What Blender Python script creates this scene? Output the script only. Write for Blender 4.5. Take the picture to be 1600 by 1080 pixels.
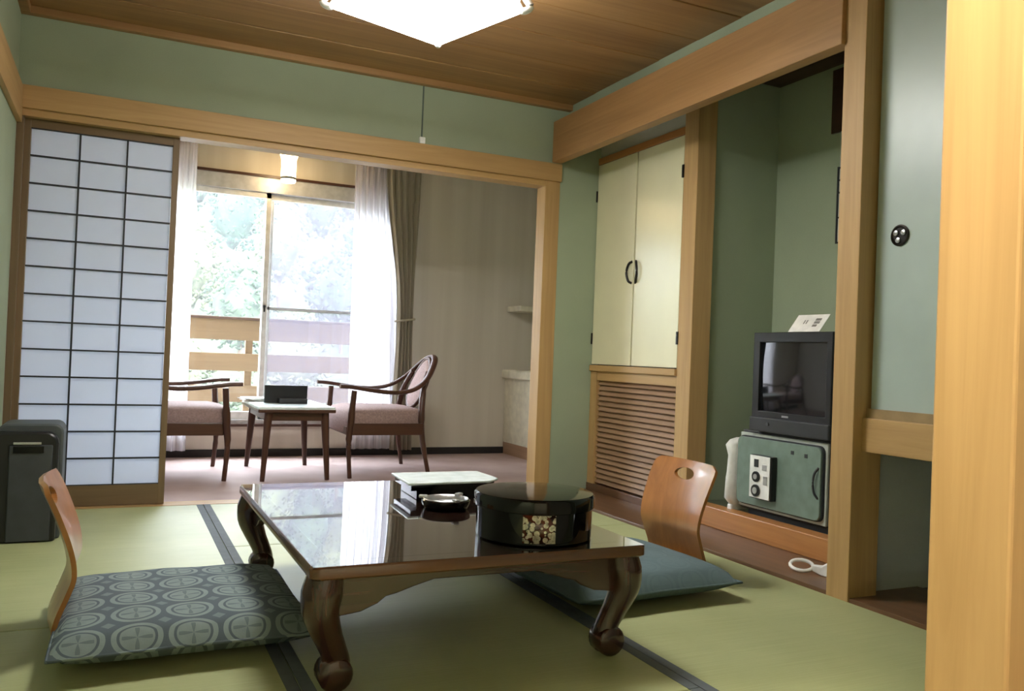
import bpy, math, random
from mathutils import Vector, Matrix
random.seed(7)
for o in list(bpy.data.objects): bpy.data.objects.remove(o)
sc = bpy.context.scene
COL = sc.collection
PI = math.pi

# ------------------------------------------------------------------ camera
def cam_axes(yaw, pitch, roll):
    cy, sy, cp, sp = math.cos(yaw), math.sin(yaw), math.cos(pitch), math.sin(pitch)
    f = Vector((sy*cp, cy*cp, sp)); r = Vector((cy, -sy, 0)); d = f.cross(r)
    c, s = math.cos(roll), math.sin(roll)
    return c*r + s*d, -s*r + c*d, f
R_, D_, F_ = cam_axes(*[math.radians(a) for a in (25.01, .77, -2.25)])
cam = bpy.data.cameras.new('camera'); camo = bpy.data.objects.new('camera', cam); COL.objects.link(camo)
cam.sensor_width = 36; cam.lens = 1324*36/1600; cam.clip_start = .02; cam.clip_end = 500
U_, B_ = -D_, -F_
camo.matrix_world = Matrix(((R_.x, U_.x, B_.x, .451), (R_.y, U_.y, B_.y, -4.42), (R_.z, U_.z, B_.z, .786), (0, 0, 0, 1)))
sc.camera = camo

# ------------------------------------------------------------------ sky, light, exposure
w = bpy.data.worlds.new('overcast_sky'); sc.world = w; w.use_nodes = True
bg = w.node_tree.nodes['Background']; bg.inputs[0].default_value = (.82, .91, 1, 1); bg.inputs[1].default_value = 14.0
pl = bpy.data.lights.new('window_portal', 'AREA'); pl.shape = 'RECTANGLE'; pl.size = 2.2; pl.size_y = 1.8
plo = bpy.data.objects.new('window_portal', pl); COL.objects.link(plo)
plo.location = (1.5, 2.02, 1.08); plo.rotation_euler = (-PI/2, 0, 0); pl.cycles.is_portal = True
LAMP_E, VLAMP_E, HALL_E = 13.0, 11.0, 520.0
vs = sc.view_settings
vs.view_transform = 'Standard'; vs.look = 'None'; vs.gamma = 1; vs.use_curve_mapping = False; vs.exposure = 1.15

# ------------------------------------------------------------------ material helpers
def lin(c):
    return tuple((v/255/12.92 if v/255 <= .04045 else ((v/255+.055)/1.055)**2.4) for v in c) + (1,)
class NT:
    def __init__(s, name):
        s.m = bpy.data.materials.new(name); s.m.use_nodes = True
        s.t = s.m.node_tree; s.b = s.t.nodes['Principled BSDF']; s.out = s.t.nodes['Material Output']
    def n(s, t, **kw):
        x = s.t.nodes.new(t)
        for k, v in kw.items(): setattr(x, k, v)
        return x
    def l(s, a, b): s.t.links.new(a, b)
    def put(s, sock, v):
        if hasattr(v, 'links') or isinstance(v, bpy.types.NodeSocket): s.l(v, sock)
        else: sock.default_value = v
    def math(s, op, a, b=0., c=None):
        x = s.n('ShaderNodeMath', operation=op); s.put(x.inputs[0], a); s.put(x.inputs[1], b)
        if c is not None: s.put(x.inputs[2], c)
        return x.outputs[0]
    def mix(s, f, a, b):
        x = s.n('ShaderNodeMix', data_type='RGBA'); s.put(x.inputs[0], f); s.put(x.inputs[6], a); s.put(x.inputs[7], b)
        return x.outputs[2]
    def coords(s, scale=(1, 1, 1), rot=(0, 0, 0), kind='Object'):
        tc = s.n('ShaderNodeTexCoord'); mp = s.n('ShaderNodeMapping')
        mp.inputs['Scale'].default_value = scale; mp.inputs['Rotation'].default_value = rot
        s.l(tc.outputs[kind], mp.inputs[0]); return mp.outputs[0]
    def noise(s, vec, scale=5, detail=3, rough=.5, dist=0):
        x = s.n('ShaderNodeTexNoise'); s.l(vec, x.inputs['Vector'])
        x.inputs['Scale'].default_value = scale; x.inputs['Detail'].default_value = detail
        x.inputs['Roughness'].default_value = rough; x.inputs['Distortion'].default_value = dist
        return x.outputs['Fac']
    def ramp(s, f, stops):
        x = s.n('ShaderNodeValToRGB'); e = x.color_ramp.elements
        while len(e) < len(stops): e.new(.5)
        for i, (p, c) in enumerate(stops): e[i].position = p; e[i].color = c
        s.put(x.inputs[0], f); return x.outputs[0]
    def bump(s, h, strength=.2, dist=.002):
        x = s.n('ShaderNodeBump'); x.inputs['Strength'].default_value = strength; x.inputs['Distance'].default_value = dist
        s.l(h, x.inputs['Height']); s.l(x.outputs[0], s.b.inputs['Normal'])
    def set(s, color=None, rough=.5, metal=0, spec=.5, coat=0, coat_rough=.05):
        if color is not None: s.put(s.b.inputs['Base Color'], color)
        s.put(s.b.inputs['Roughness'], rough); s.b.inputs['Metallic'].default_value = metal
        s.b.inputs['Specular IOR Level'].default_value = spec
        s.b.inputs['Coat Weight'].default_value = coat; s.b.inputs['Coat Roughness'].default_value = coat_rough
        return s.m
M = {}
def plain(name, c, rough=.5, var=.06, scale=20, **kw):
    t = NT(name); c = lin(c); d = tuple(v*(1-2*var) for v in c[:3]) + (1,); h = tuple(min(1, v*(1+2*var)) for v in c[:3]) + (1,)
    f = t.noise(t.coords(), scale, 3)
    M[name] = t.set(t.ramp(f, [(.3, d), (.7, h)]), rough, **kw); return t
def wood(name, dark, light, axis, rough=.45, grain=26, length=1.2, bump=.08, **kw):
    t = NT(name); sc3 = [grain]*3; sc3[axis] = length
    v = t.coords(tuple(sc3))
    f1 = t.noise(v, 1.0, 6, .6, 1.2); sc4 = [grain*.22]*3; sc4[axis] = length*.5
    f2 = t.noise(t.coords(tuple(sc4)), 1.0, 2, .5, .5)
    f = t.math('ADD', t.math('MULTIPLY', f1, .55), t.math('MULTIPLY', f2, .45))
    col = t.ramp(f, [(.32, lin(dark)), (.68, lin(light))])
    t.bump(f1, bump, .001)
    M[name] = t.set(col, rough, **kw); return t
def plaster(name, c, rough=.9, var=.05):
    t = NT(name); v = t.coords(); f = t.noise(v, 2.2, 4); g = t.noise(v, 260, 2); c = lin(c)
    col = t.ramp(t.math('ADD', t.math('MULTIPLY', f, .7), t.math('MULTIPLY', g, .3)),
                 [(.3, tuple(x*(1-2*var) for x in c[:3])+(1,)), (.7, tuple(min(1, x*(1+2*var)) for x in c[:3])+(1,))])
    t.bump(g, .25, .001); M[name] = t.set(col, rough, spec=.25)
def emission(name, c, strength):
    t = NT(name); e = t.n('ShaderNodeEmission'); e.inputs[0].default_value = c; e.inputs[1].default_value = strength
    t.l(e.outputs[0], t.out.inputs[0]); M[name] = t.m
for ax, nm in ((0, 'x'), (1, 'y'), (2, 'z')):
    wood('pine_'+nm, (166, 132, 84), (194, 160, 108), ax, .55)
    wood('frame_'+nm, (96, 78, 54), (122, 100, 72), ax, .5)
    wood('chairwood_'+nm, (60, 34, 24), (88, 54, 38), ax, .35)
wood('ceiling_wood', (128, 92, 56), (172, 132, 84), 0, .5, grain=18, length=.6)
wood('beam_wood', (146, 108, 66), (176, 136, 88), 1, .5)
wood('board_wood', (84, 60, 42), (118, 86, 60), 1, .3, grain=20)
wood('sill_wood', (158, 104, 56), (190, 134, 78), 1, .35)
wood('louvre_wood', (132, 102, 78), (166, 134, 106), 1, .4)
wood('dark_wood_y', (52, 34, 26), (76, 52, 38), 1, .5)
wood('table_edge', (78, 50, 32), (108, 72, 44), 0, .25, coat=.4)
wood('table_leg', (44, 22, 16), (66, 36, 26), 2, .25, coat=.5)
wood('apron_x', (44, 22, 16), (66, 36, 26), 0, .25, coat=.5); wood('apron_y', (44, 22, 16), (66, 36, 26), 1, .25, coat=.5)
wood('bent_ply', (138, 86, 42), (184, 126, 66), 2, .28, grain=14, length=1.0, coat=.3)
wood('rail_board', (86, 67, 46), (104, 83, 58), 0, .6)
plaster('green_wall', (156, 168, 144)); plaster('pale_wall', (196, 196, 182)); plaster('recess_wall', (186, 192, 188))
plaster('cream_wall', (205, 196, 172)); plaster('hall_wall', (190, 186, 168)); plaster('outer_wall', (200, 196, 186))
plain('white_paint', (232, 232, 228), .35); plain('black_plastic', (24, 25, 28), .35); plain('dark_plastic', (44, 46, 50), .45)
plain('grey_plastic', (70, 76, 78), .5); plain('silver', (190, 192, 194), .3, metal=.8); plain('black_metal', (30, 27, 25), .35, metal=.4)
plain('alu', (200, 200, 202), .35, metal=.3); plain('black_rubber', (34, 30, 30), .6); plain('cabinet_cream', (206, 200, 178), .4)
plain('white_plastic', (232, 234, 232), .35); plain('paper_white', (235, 234, 228), .7); plain('paper_cream', (224, 218, 178), .7)
plain('ink_grey', (128, 126, 120), .7); plain('fridge_green', (112, 132, 122), .4); plain('gasket', (176, 184, 176), .5)
plain('tray_top', (214, 226, 226), .25); plain('seat_fabric', (150, 126, 122), .85, .1, 90); plain('cord_grey', (92, 106, 98), .6)
plain('concrete', (186, 182, 174), .8); plain('soil', (62, 72, 48), .9, .15, 2); plain('bark', (96, 80, 64), .9)
plain('roof_grey', (120, 122, 126), .7); plain('fusuma_edge', (150, 128, 92), .5); plain('alcove_floor', (82, 88, 70), .35)
plain('dark_floor', (62, 44, 36), .35); plain('heater_panel', (58, 62, 68), .4)
t = plain('door_paint', (226, 222, 188), .24, .02, 3); t.b.inputs['Specular IOR Level'].default_value = .6
plain('fusuma_paper', (174, 190, 186), .35, .03, 4)
t = NT('lacquer'); M['lacquer'] = t.set(lin((10, 9, 10)), .07, spec=.32)
t = NT('table_lacquer')
f = t.noise(t.coords((2, 30, 2)), 1, 4); M['table_lacquer'] = t.set(t.ramp(f, [(.3, lin((26, 15, 12))), (.7, lin((40, 25, 19)))]), .02, spec=1.0, coat=1, coat_rough=.01)
t = NT('screen_glass'); M['screen_glass'] = t.set(lin((22, 25, 28)), .06, spec=.8)
# cushions: rows of round medallions on blue-grey cloth
def medallion(name, base, light, mixk):
    t = NT(name); tc = t.n('ShaderNodeTexCoord'); sx = t.n('ShaderNodeSeparateXYZ'); t.l(tc.outputs['Object'], sx.inputs[0])
    def cell(o, off): return t.math('SUBTRACT', t.math('FRACT', t.math('ADD', t.math('DIVIDE', o, .126), off)), .5)
    yv = t.math('MULTIPLY_ADD', sx.outputs[2], .7, sx.outputs[1])
    u, v = cell(sx.outputs[0], .5), cell(yv, .5)
    r = t.math('SQRT', t.math('ADD', t.math('MULTIPLY', u, u), t.math('MULTIPLY', v, v)))
    def band(x, a, b):
        return t.math('MULTIPLY', t.math('GREATER_THAN', x, a), t.math('LESS_THAN', x, b))
    ring = t.math('MULTIPLY', band(r, .36, .455), .85); ring2 = t.math('MULTIPLY', t.math('LESS_THAN', r, .31), .8)
    ang = t.math('ARCTAN2', v, u)
    pet = t.math('GREATER_THAN', t.math('ADD', t.math('COSINE', t.math('MULTIPLY', ang, 4)), t.math('MULTIPLY', r, -2.2)), .25)
    disc = t.math('SUBTRACT', ring2, t.math('MULTIPLY', t.math('MULTIPLY', pet, t.math('LESS_THAN', r, .27)), .5))
    u2, v2 = cell(sx.outputs[0], 0), cell(yv, 0)
    dia = t.math('LESS_THAN', t.math('ADD', t.math('ABSOLUTE', u2), t.math('ABSOLUTE', v2)), .13)
    k = t.math('MINIMUM', t.math('ADD', t.math('ADD', ring, disc), t.math('MULTIPLY', dia, .5)), 1)
    cloth = t.noise(t.coords(), 40, 4)
    k = t.math('MULTIPLY', k, t.math('MULTIPLY_ADD', cloth, .5, .55))
    col = t.mix(t.math('MULTIPLY', k, mixk), lin(base), lin(light))
    t.bump(t.noise(t.coords(), 300, 2), .2, .001)
    M[name] = t.set(col, .85, spec=.2)
medallion('zabuton_cloth', (84, 96, 104), (156, 172, 166), .7)
medallion('zabuton_faint', (90, 108, 112), (118, 136, 138), .2)  # medallion pattern mixed in at low contrast
# tatami
def tatami(name, axis):
    t = NT(name); s3 = [3, 3, 3]; s3[axis] = 420; v = t.coords(tuple(s3)); f = t.noise(v, 1, 2)
    g = t.noise(t.coords(), 3, 3)
    col = t.ramp(t.math('ADD', t.math('MULTIPLY', f, .5), t.math('MULTIPLY', g, .5)), [(.3, lin((150, 156, 110))), (.7, lin((176, 181, 134)))])
    t.bump(f, .35, .0015); M[name] = t.set(col, .5, spec=.45)
tatami('tatami_y', 1)
plain('heri_cloth', (88, 96, 100), .8)
t = NT('carpet'); f = t.noise(t.coords(), 400, 2); g = t.noise(t.coords(), 4, 3)
t.bump(f, .5, .003)
M['carpet'] = t.set(t.ramp(t.math('ADD', t.math('MULTIPLY', f, .5), t.math('MULTIPLY', g, .5)), [(.3, lin((158, 134, 128))), (.7, lin((184, 162, 156)))]), .7, spec=.35)
# wallpaper with faint vertical streaks
t = NT('wallpaper'); f = t.noise(t.coords((9, 9, .35)), 1, 3); g = t.noise(t.coords(), 180, 2); t.bump(g, .2, .001)
M['wallpaper'] = t.set(t.ramp(f, [(.3, lin((200, 192, 178))), (.7, lin((212, 205, 192)))]), .85, spec=.25)
# shoji paper, sheer cloth, glass, insect screen
def translucent(name, c, k_trans, k_clear=0., rough=.8, ctrans=None):
    t = NT(name); d = t.n('ShaderNodeBsdfDiffuse'); tr = t.n('ShaderNodeBsdfTranslucent')
    d.inputs[0].default_value = lin(c); tr.inputs[0].default_value = lin(ctrans or c)
    m1 = t.n('ShaderNodeMixShader'); m1.inputs[0].default_value = k_trans; t.l(d.outputs[0], m1.inputs[1]); t.l(tr.outputs[0], m1.inputs[2]); o = m1.outputs[0]
    if k_clear:
        cl = t.n('ShaderNodeBsdfTransparent'); m2 = t.n('ShaderNodeMixShader')
        f = t.noise(t.coords((60, 60, 2)), 1, 2); t.put(m2.inputs[0], t.math('MULTIPLY', f, 2*k_clear))
        t.l(o, m2.inputs[1]); t.l(cl.outputs[0], m2.inputs[2]); o = m2.outputs[0]
    t.l(o, t.out.inputs[0]); M[name] = t.m
translucent('shoji_paper', (226, 232, 242), .68)
translucent('sheer', (250, 248, 252), .85, .35)
translucent('drape', (186, 178, 160), .4)
translucent('lamp_glass', (245, 240, 230), .5)
t = NT('window_glass'); tr = t.n('ShaderNodeBsdfTransparent'); gl = t.n('ShaderNodeBsdfGlossy'); gl.inputs['Roughness'].default_value = .01
fr = t.n('ShaderNodeFresnel'); fr.inputs[0].default_value = 1.45; mx = t.n('ShaderNodeMixShader')
ge = t.n('ShaderNodeNewGeometry'); t.l(t.math('MULTIPLY', fr.outputs[0], t.math('SUBTRACT', 1, ge.outputs['Backfacing'])), mx.inputs[0]); t.l(tr.outputs[0], mx.inputs[1]); t.l(gl.outputs[0], mx.inputs[2]); t.l(mx.outputs[0], t.out.inputs[0]); M['window_glass'] = t.m
t = NT('insect_mesh'); tr = t.n('ShaderNodeBsdfTransparent'); df = t.n('ShaderNodeBsdfTranslucent'); df.inputs[0].default_value = lin((88, 85, 94))
mx = t.n('ShaderNodeMixShader'); f = t.noise(t.coords(), 900, 1); t.put(mx.inputs[0], t.math('MULTIPLY_ADD', f, .3, .2))
t.l(tr.outputs[0], mx.inputs[1]); t.l(df.outputs[0], mx.inputs[2]); t.l(mx.outputs[0], t.out.inputs[0]); M['insect_mesh'] = t.m
t = NT('ashtray_glass'); t.b.inputs['Transmission Weight'].default_value = .55; M['ashtray_glass'] = t.set(lin((225, 230, 222)), .12, spec=.8)
# box decoration: scattered pale shell flakes over dark red-brown
t = NT('shell_inlay'); vo = t.n('ShaderNodeTexVoronoi'); t.l(t.coords((1, 1, 1)), vo.inputs['Vector']); vo.inputs['Scale'].default_value = 78
f = t.math('LESS_THAN', vo.outputs['Distance'], .55); g = t.noise(t.coords(), 30, 2)
col = t.mix(f, t.ramp(g, [(.4, lin((40, 22, 18))), (.6, lin((92, 40, 28)))]), t.ramp(t.noise(t.coords(), 120, 2), [(.3, lin((150, 146, 130))), (.7, lin((236, 230, 214)))]))
M['shell_inlay'] = t.set(col, .15, coat=.5)
t = NT('foliage'); oi = t.n('ShaderNodeObjectInfo'); f = t.noise(t.coords(), 1.6, 5, .7)
c1 = t.mix(oi.outputs['Random'], lin((34, 50, 44)), lin((64, 70, 50))); c2 = t.mix(oi.outputs['Random'], lin((54, 76, 60)), lin((100, 102, 74)))
M['foliage'] = t.set(t.mix(t.ramp(f, [(.38, (0, 0, 0, 1)), (.62, (1, 1, 1, 1))]), c1, c2), .9, spec=.1)
emission('lamp_white', (1, .98, .94, 1), LAMP_E*1.75); emission('lamp_side', (1, .98, .94, 1), LAMP_E*.5); emission('lamp_warm', (1, .72, .38, 1), VLAMP_E); emission('hall_lamp', (1, .88, .72, 1), HALL_E)

# ------------------------------------------------------------------ mesh helpers
class MB:
    def __init__(s, off=(0, 0, 0)): s.v = []; s.f = []; s.off = Vector(off)
    def add(s, vs, fs):
        b = len(s.v); s.v += [tuple(Vector(p)-s.off) for p in vs]; s.f += [tuple(b+i for i in f) for f in fs]; return s
    def box(s, x0, x1, y0, y1, z0, z1):
        x0, x1 = sorted((x0, x1)); y0, y1 = sorted((y0, y1)); z0, z1 = sorted((z0, z1))
        return s.add([(x0, y0, z0), (x1, y0, z0), (x1, y1, z0), (x0, y1, z0), (x0, y0, z1), (x1, y0, z1), (x1, y1, z1), (x0, y1, z1)],
                     [(0, 3, 2, 1), (4, 5, 6, 7), (0, 1, 5, 4), (1, 2, 6, 5), (2, 3, 7, 6), (3, 0, 4, 7)])
    def prism(s, poly, axis, a, b):
        """poly: 2D points (ccw), extruded along axis from a to b. axis 0: (y,z), 1: (x,z), 2: (x,y)"""
        def p3(p, h): return (h, p[0], p[1]) if axis == 0 else ((p[0], h, p[1]) if axis == 1 else (p[0], p[1], h))
        n = len(poly); vs = [p3(p, a) for p in poly] + [p3(p, b) for p in poly]
        fs = [tuple(range(n-1, -1, -1)), tuple(range(n, 2*n))] + [(i, (i+1) % n, n+(i+1) % n, n+i) for i in range(n)]
        if axis == 1: fs = [tuple(reversed(f)) for f in fs]
        if b < a: fs = [tuple(reversed(f)) for f in fs]
        return s.add(vs, fs)
    def lathe(s, prof, c=(0, 0, 0), n=32, axis=2):
        """prof: (r, h) from bottom to top"""
        vs = []; fs = []
        for r, h in prof:
            for i in range(n):
                a = 2*PI*i/n; p = (r*math.cos(a), r*math.sin(a), h)
                if axis == 0: p = (h, p[0], p[1])
                elif axis == 1: p = (p[1], h, p[0])
                vs.append((p[0]+c[0], p[1]+c[1], p[2]+c[2]))
        for k in range(len(prof)-1):
            for i in range(n):
                j = (i+1) % n; fs.append((k*n+i, k*n+j, (k+1)*n+j, (k+1)*n+i))
        fs.append(tuple(range(n-1, -1, -1))); fs.append(tuple(range((len(prof)-1)*n, len(prof)*n)))
        return s.add(vs, fs)
    def tube(s, pts, rad, n=10, closed=False, flat=1., up=(0, 0, 1)):
        pts = [Vector(p) for p in pts]; m = len(pts); rads = rad if isinstance(rad, (list, tuple)) else [rad]*m
        vs = []; fs = []
        for i, p in enumerate(pts):
            if closed: d = pts[(i+1) % m]-pts[i-1]
            else: d = pts[min(i+1, m-1)]-pts[max(i-1, 0)]
            d.normalize(); u = Vector(up); u = u-d*u.dot(d)
            if u.length < 1e-3: u = Vector((1, 0, 0))-d*d.x
            u.normalize(); sd = d.cross(u)
            for k in range(n):
                a = 2*PI*(k+.5)/n; vs.append(p+sd*math.cos(a)*rads[i]+u*math.sin(a)*rads[i]*flat)
        L = m if closed else m-1
        for i in range(L):
            for k in range(n):
                a, b = i*n+k, i*n+(k+1) % n; c, d2 = ((i+1) % m)*n+(k+1) % n, ((i+1) % m)*n+k
                fs.append((a, b, c, d2))
        if not closed: fs += [tuple(range(n-1, -1, -1)), tuple(range((m-1)*n, m*n))]
        return s.add(vs, fs)
    def loft(s, rings):
        n = len(rings[0]); vs = [p for r in rings for p in r]; fs = []
        for i in range(len(rings)-1):
            for k in range(n):
                fs.append((i*n+k, i*n+(k+1) % n, (i+1)*n+(k+1) % n, (i+1)*n+k))
        fs += [tuple(range(n-1, -1, -1)), tuple(range((len(rings)-1)*n, len(rings)*n))]
        return s.add(vs, fs)
    def grid(s, P):
        """P: rows of points (open surface)"""
        r, c = len(P), len(P[0])
        return s.add([p for row in P for p in row], [(i*c+j, i*c+j+1, (i+1)*c+j+1, (i+1)*c+j) for i in range(r-1) for j in range(c-1)])
    def build(s, name, mat, parent=None, bevel=0, smooth=None, sub=0, seg=2, solid=0):
        me = bpy.data.meshes.new(name); me.from_pydata(s.v, [], s.f); me.update()
        me.materials.append(M[mat] if isinstance(mat, str) else mat)
        if smooth is not None:
            me.shade_smooth()
            me.set_sharp_from_angle(angle=math.radians(smooth))
        o = bpy.data.objects.new(name, me); COL.objects.link(o)
        if solid: m = o.modifiers.new('solid', 'SOLIDIFY'); m.thickness = solid; m.offset = 0
        if bevel: m = o.modifiers.new('bevel', 'BEVEL'); m.width = bevel; m.segments = seg; m.limit_method = 'ANGLE'; m.angle_limit = math.radians(40)
        if sub: m = o.modifiers.new('sub', 'SUBSURF'); m.levels = sub; m.render_levels = sub
        if parent: o.parent = parent
        return o
def tag(o, label, cat, group=None, kind=None):
    o['label'] = label; o['category'] = cat
    if group: o['group'] = group
    if kind: o['kind'] = kind
    return o
def thing(name, label, cat, loc=(0, 0, 0), rz=0, group=None):
    o = bpy.data.objects.new(name, None); COL.objects.link(o); o.location = loc; o.rotation_euler = (0, 0, rz); o.empty_display_size = .1
    return tag(o, label, cat, group)
def S(name, mb, mat, label, cat, **kw): return tag(mb.build(name, mat, **kw), label, cat, kind='structure')
def B(*a, off=(0, 0, 0)): return MB(off).box(*a)
def copy_tree(o, parent=None):
    c = o.copy(); COL.objects.link(c)
    if parent is not None: c.parent = parent
    for ch in list(o.children): copy_tree(ch, c)
    return c
def spline(pts, n):
    """Catmull-Rom through points"""
    P = [Vector(p) for p in pts]; P = [2*P[0]-P[1]] + P + [2*P[-1]-P[-2]]; out = []
    for i in range(1, len(P)-2):
        for k in range(n):
            u = k/n; a, b, c, d = P[i-1:i+3]
            out.append(.5*((2*b)+(c-a)*u+(2*a-5*b+4*c-d)*u*u+(3*b-a-3*c+d)*u**3))
    out.append(P[-2]); return out

# ================================================================== STRUCTURE
ZC = 2.285                      # ceiling
XCL = 3.04                      # closet face
XB = 3.57                       # alcove back wall
# --- tatami room floor
fl = S('floor', B(-.05, 2.74, -3.66, .1, -.12, -.045), 'pine_x', 'tatami floor of the Japanese room', 'floor')
def mat_piece(x0, x1, y0, y1, edges=2):
    e = .0015
    m = B(x0+e, x1-e, y0+e, y1-e, -.045, 0).build('tatami_mat', 'tatami_y', fl, bevel=.004)
    for a, b in ((x0+e, x0+.032), (x1-.032, x1-e))[:edges]:
        B(a, b, y0+e, y1-e, -.001, .0012).build('border', 'heri_cloth', m)
mat_piece(0, .87, -1.8, .0); mat_piece(0, .87, -3.62, -1.8)
mat_piece(.87, 1.77, -.95, .0); mat_piece(.87, 1.77, -2.75, -.95); mat_piece(.87, 1.77, -3.62, -2.75)
mat_piece(1.77, 2.735, -.95, .0, 1); mat_piece(1.77, 2.735, -3.0, -.95, 1); mat_piece(1.77, 2.735, -3.62, -3.0, 1)
S('trim_1', B(-.05, 2.69, .0, .11, -.045, .001), 'pine_x', 'wooden threshold track under the sliding paper screen', 'threshold')
# --- board strip, alcove sill and alcove floor
S('floor_board', B(2.737, 3.12, -2.9, .12, -.05, .012), 'board_wood', 'dark wooden board strip between tatami and alcove', 'floor board', bevel=.002)
S('trim_2', B(3.05, 3.13, -2.205, -.975, .012, .108), 'sill_wood', 'orange wooden sill along the front of the alcove', 'sill', bevel=.004)
S('floor_alcove', B(3.13, XB+.02, -2.25, -.95, .0, .1), 'alcove_floor', 'dark raised floor of the alcove', 'floor')
# --- walls of the main room
S('wall_left', B(-.12, 0, -5.4, .0, -.1, ZC+.02), 'green_wall', 'green plaster wall on the heater side', 'wall')
S('trim_left', B(0, .022, -3.6, 0, 1.76, 1.925), 'pine_y', 'wooden rail along the green wall behind the heater', 'trim', bevel=.002)
S('wall_back', B(-.05, 4.01, .0, .1, 1.9, ZC+.02), 'green_wall', 'green plaster wall band above the opening', 'wall')
S('wall_back_side', B(2.784, 4.01, .0, .1, -.1, 1.9), 'green_wall', 'narrow green wall between post and closet', 'wall')
S('trim_back', B(0, 2.785, -.022, .0, 1.827, 1.93), 'pine_x', 'long wooden lintel rail over the opening', 'trim', bevel=.002)
S('trim_3', B(0, 2.69, .0, .1, 1.795, 1.9), 'pine_x', 'grooved head rail above the paper screen', 'trim')
S('trim_4', B(2.688, 2.784, -.004, .105, -.02, 1.9), 'pine_z', 'square wooden post at the end of the opening', 'post', bevel=.003)
S('trim_5', B(0, .03, .01, .1, 0, 1.8), 'frame_z', 'dark wooden jamb beside the paper screen', 'jamb', bevel=.002)
S('trim_6', B(-.02, 3.6, -.04, .0, 2.25, ZC), 'ceiling_wood', 'brown ceiling moulding over the green band', 'moulding', bevel=.003)
S('trim_7', B(0, .04, -3.62, -.04, 2.25, ZC), 'ceiling_wood', 'brown ceiling moulding above the heater wall', 'moulding', bevel=.003)
# --- ceiling boards
ce = S('ceiling', B(-.12, 3.7, -5.4, .1, ZC+.012, ZC+.08), 'dark_wood_y', 'brown wood plank ceiling', 'ceiling')
yy = -.002; k = 0
while yy > -3.6:
    B(0, 3.6, yy-.302, yy-.004, ZC-.006*(k % 2 == 0)*.3, ZC+.012).build('plank', 'ceiling_wood', ce, bevel=.003); yy -= .305; k += 1
# --- right side: beam, pillar, alcove
S('trim_8', B(2.711, 2.772, -2.21, -.03, 1.93, 2.168), 'beam_wood', 'thick wooden beam hanging across closet and alcove', 'beam', bevel=.003)
S('wall_beam', B(2.83, 2.85, -2.21, -.0, 2.1, ZC), 'green_wall', 'low plaster strip behind the hanging beam', 'wall')
S('trim_9', B(2.73, 2.865, -2.302, -2.205, -.02, ZC), 'pine_z', 'square wooden alcove pillar standing beside the television', 'pillar', bevel=.003)
S('wall_alcove_side', B(3.06, XB+.02, -.958, -.90, -.02, ZC), 'green_wall', 'green side wall of the alcove next to closet', 'wall')
S('wall_alcove_back', B(XB, XB+.06, -2.6, -.9, -.02, ZC), 'green_wall', 'green back wall of the alcove behind the television', 'wall')
S('wall_alcove_near', B(2.866, XB+.02, -2.26, -2.205, -.02, ZC), 'recess_wall', 'pale side panel between alcove and sliding door', 'wall')
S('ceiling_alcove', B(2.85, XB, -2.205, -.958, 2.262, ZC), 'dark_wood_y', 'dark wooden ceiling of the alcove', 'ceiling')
S('wall_closet_top', B(XCL+.02, XCL+.06, -.97, .0, 2.0, ZC), 'pale_wall', 'pale wall strip above the closet doors', 'wall')
# --- sliding door section beyond the pillar
fd = S('door_1', B(2.80, 2.825, -3.3, -2.31, .655, ZC), 'fusuma_paper', 'pale blue-green sliding door panel with round black pull', 'door', bevel=.002)
pull = MB().lathe([(.036, 0), (.036, .004), (.031, .006), (.027, .002)], (0, 0, 0), 28, 0).build('door_pull', 'black_metal', fd, smooth=30)
pull.location = (2.80, -2.408, 1.241); pull.rotation_euler = (0, 0, PI)
for a in (.5, 2.6, 4.4):
    q = MB().lathe([(.009, 0), (.009, .003), (.005, .004)], (0, 0, 0), 12, 0).build('rosette', 'silver', pull, smooth=30); q.location = (.004, .017*math.cos(a), .017*math.sin(a))
S('trim_10', B(2.77, 2.85, -3.3, -2.3, .51, .625), 'pine_y', 'wooden rail under the pale sliding door', 'rail', bevel=.003)
S('trim_11', B(2.785, 2.83, -3.3, -2.305, .625, .657), 'fusuma_edge', 'narrow track strip under the pale sliding door', 'track')
S('wall_recess_back', B(3.3, 3.34, -3.4, -2.25, -.02, .6), 'recess_wall', 'pale back wall of the low recess under the sliding door', 'wall')
S('floor_recess', B(2.8, 3.34, -3.4, -2.25, -.04, .004), 'dark_floor', 'dark floor of the low recess under the sliding door', 'floor')
S('wall_right', B(2.75, 2.85, -5.4, -3.3, -.1, ZC+.02), 'green_wall', 'green plaster wall near the entrance', 'wall')
S('wall_right_outer', B(XB+.06, XB+.1, -5.4, .1, -.1, ZC+.05), 'recess_wall', 'outer wall behind alcove and closet', 'wall')
# --- entrance: post by the camera, wall, hall
S('trim_12', B(1.40, 1.52, -3.775, -3.665, -.1, ZC), 'pine_z', 'entrance door post of orange wood', 'post', bevel=.004)
S('wall_entry', B(1.52, 2.85, -3.75, -3.69, -.1, ZC), 'hall_wall', 'plaster wall beside the entrance post', 'wall')
S('wall_entry_baffle', B(0, 1.40, -3.75, -3.69, 1.85, ZC), 'hall_wall', 'added unseen strip above the entrance blocking hall lamp light', 'wall')  # out of view; added to keep the hall lamp off the back wall
S('trim_13', B(0, 1.40, -3.775, -3.665, 1.79, 1.85), 'pine_x', 'added unseen head rail under the light-blocking entrance strip', 'trim')  # lower edge of the added light-blocking header, out of view
S('floor_hall', B(-.1, 2.85, -5.4, -3.66, -.12, -.01), 'board_wood', 'wooden floor of the entrance hall', 'floor')
S('wall_hall', B(-.12, 3.67, -5.46, -5.4, -.1, ZC+.02), 'hall_wall', 'end wall of the entrance hall', 'wall')
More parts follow.
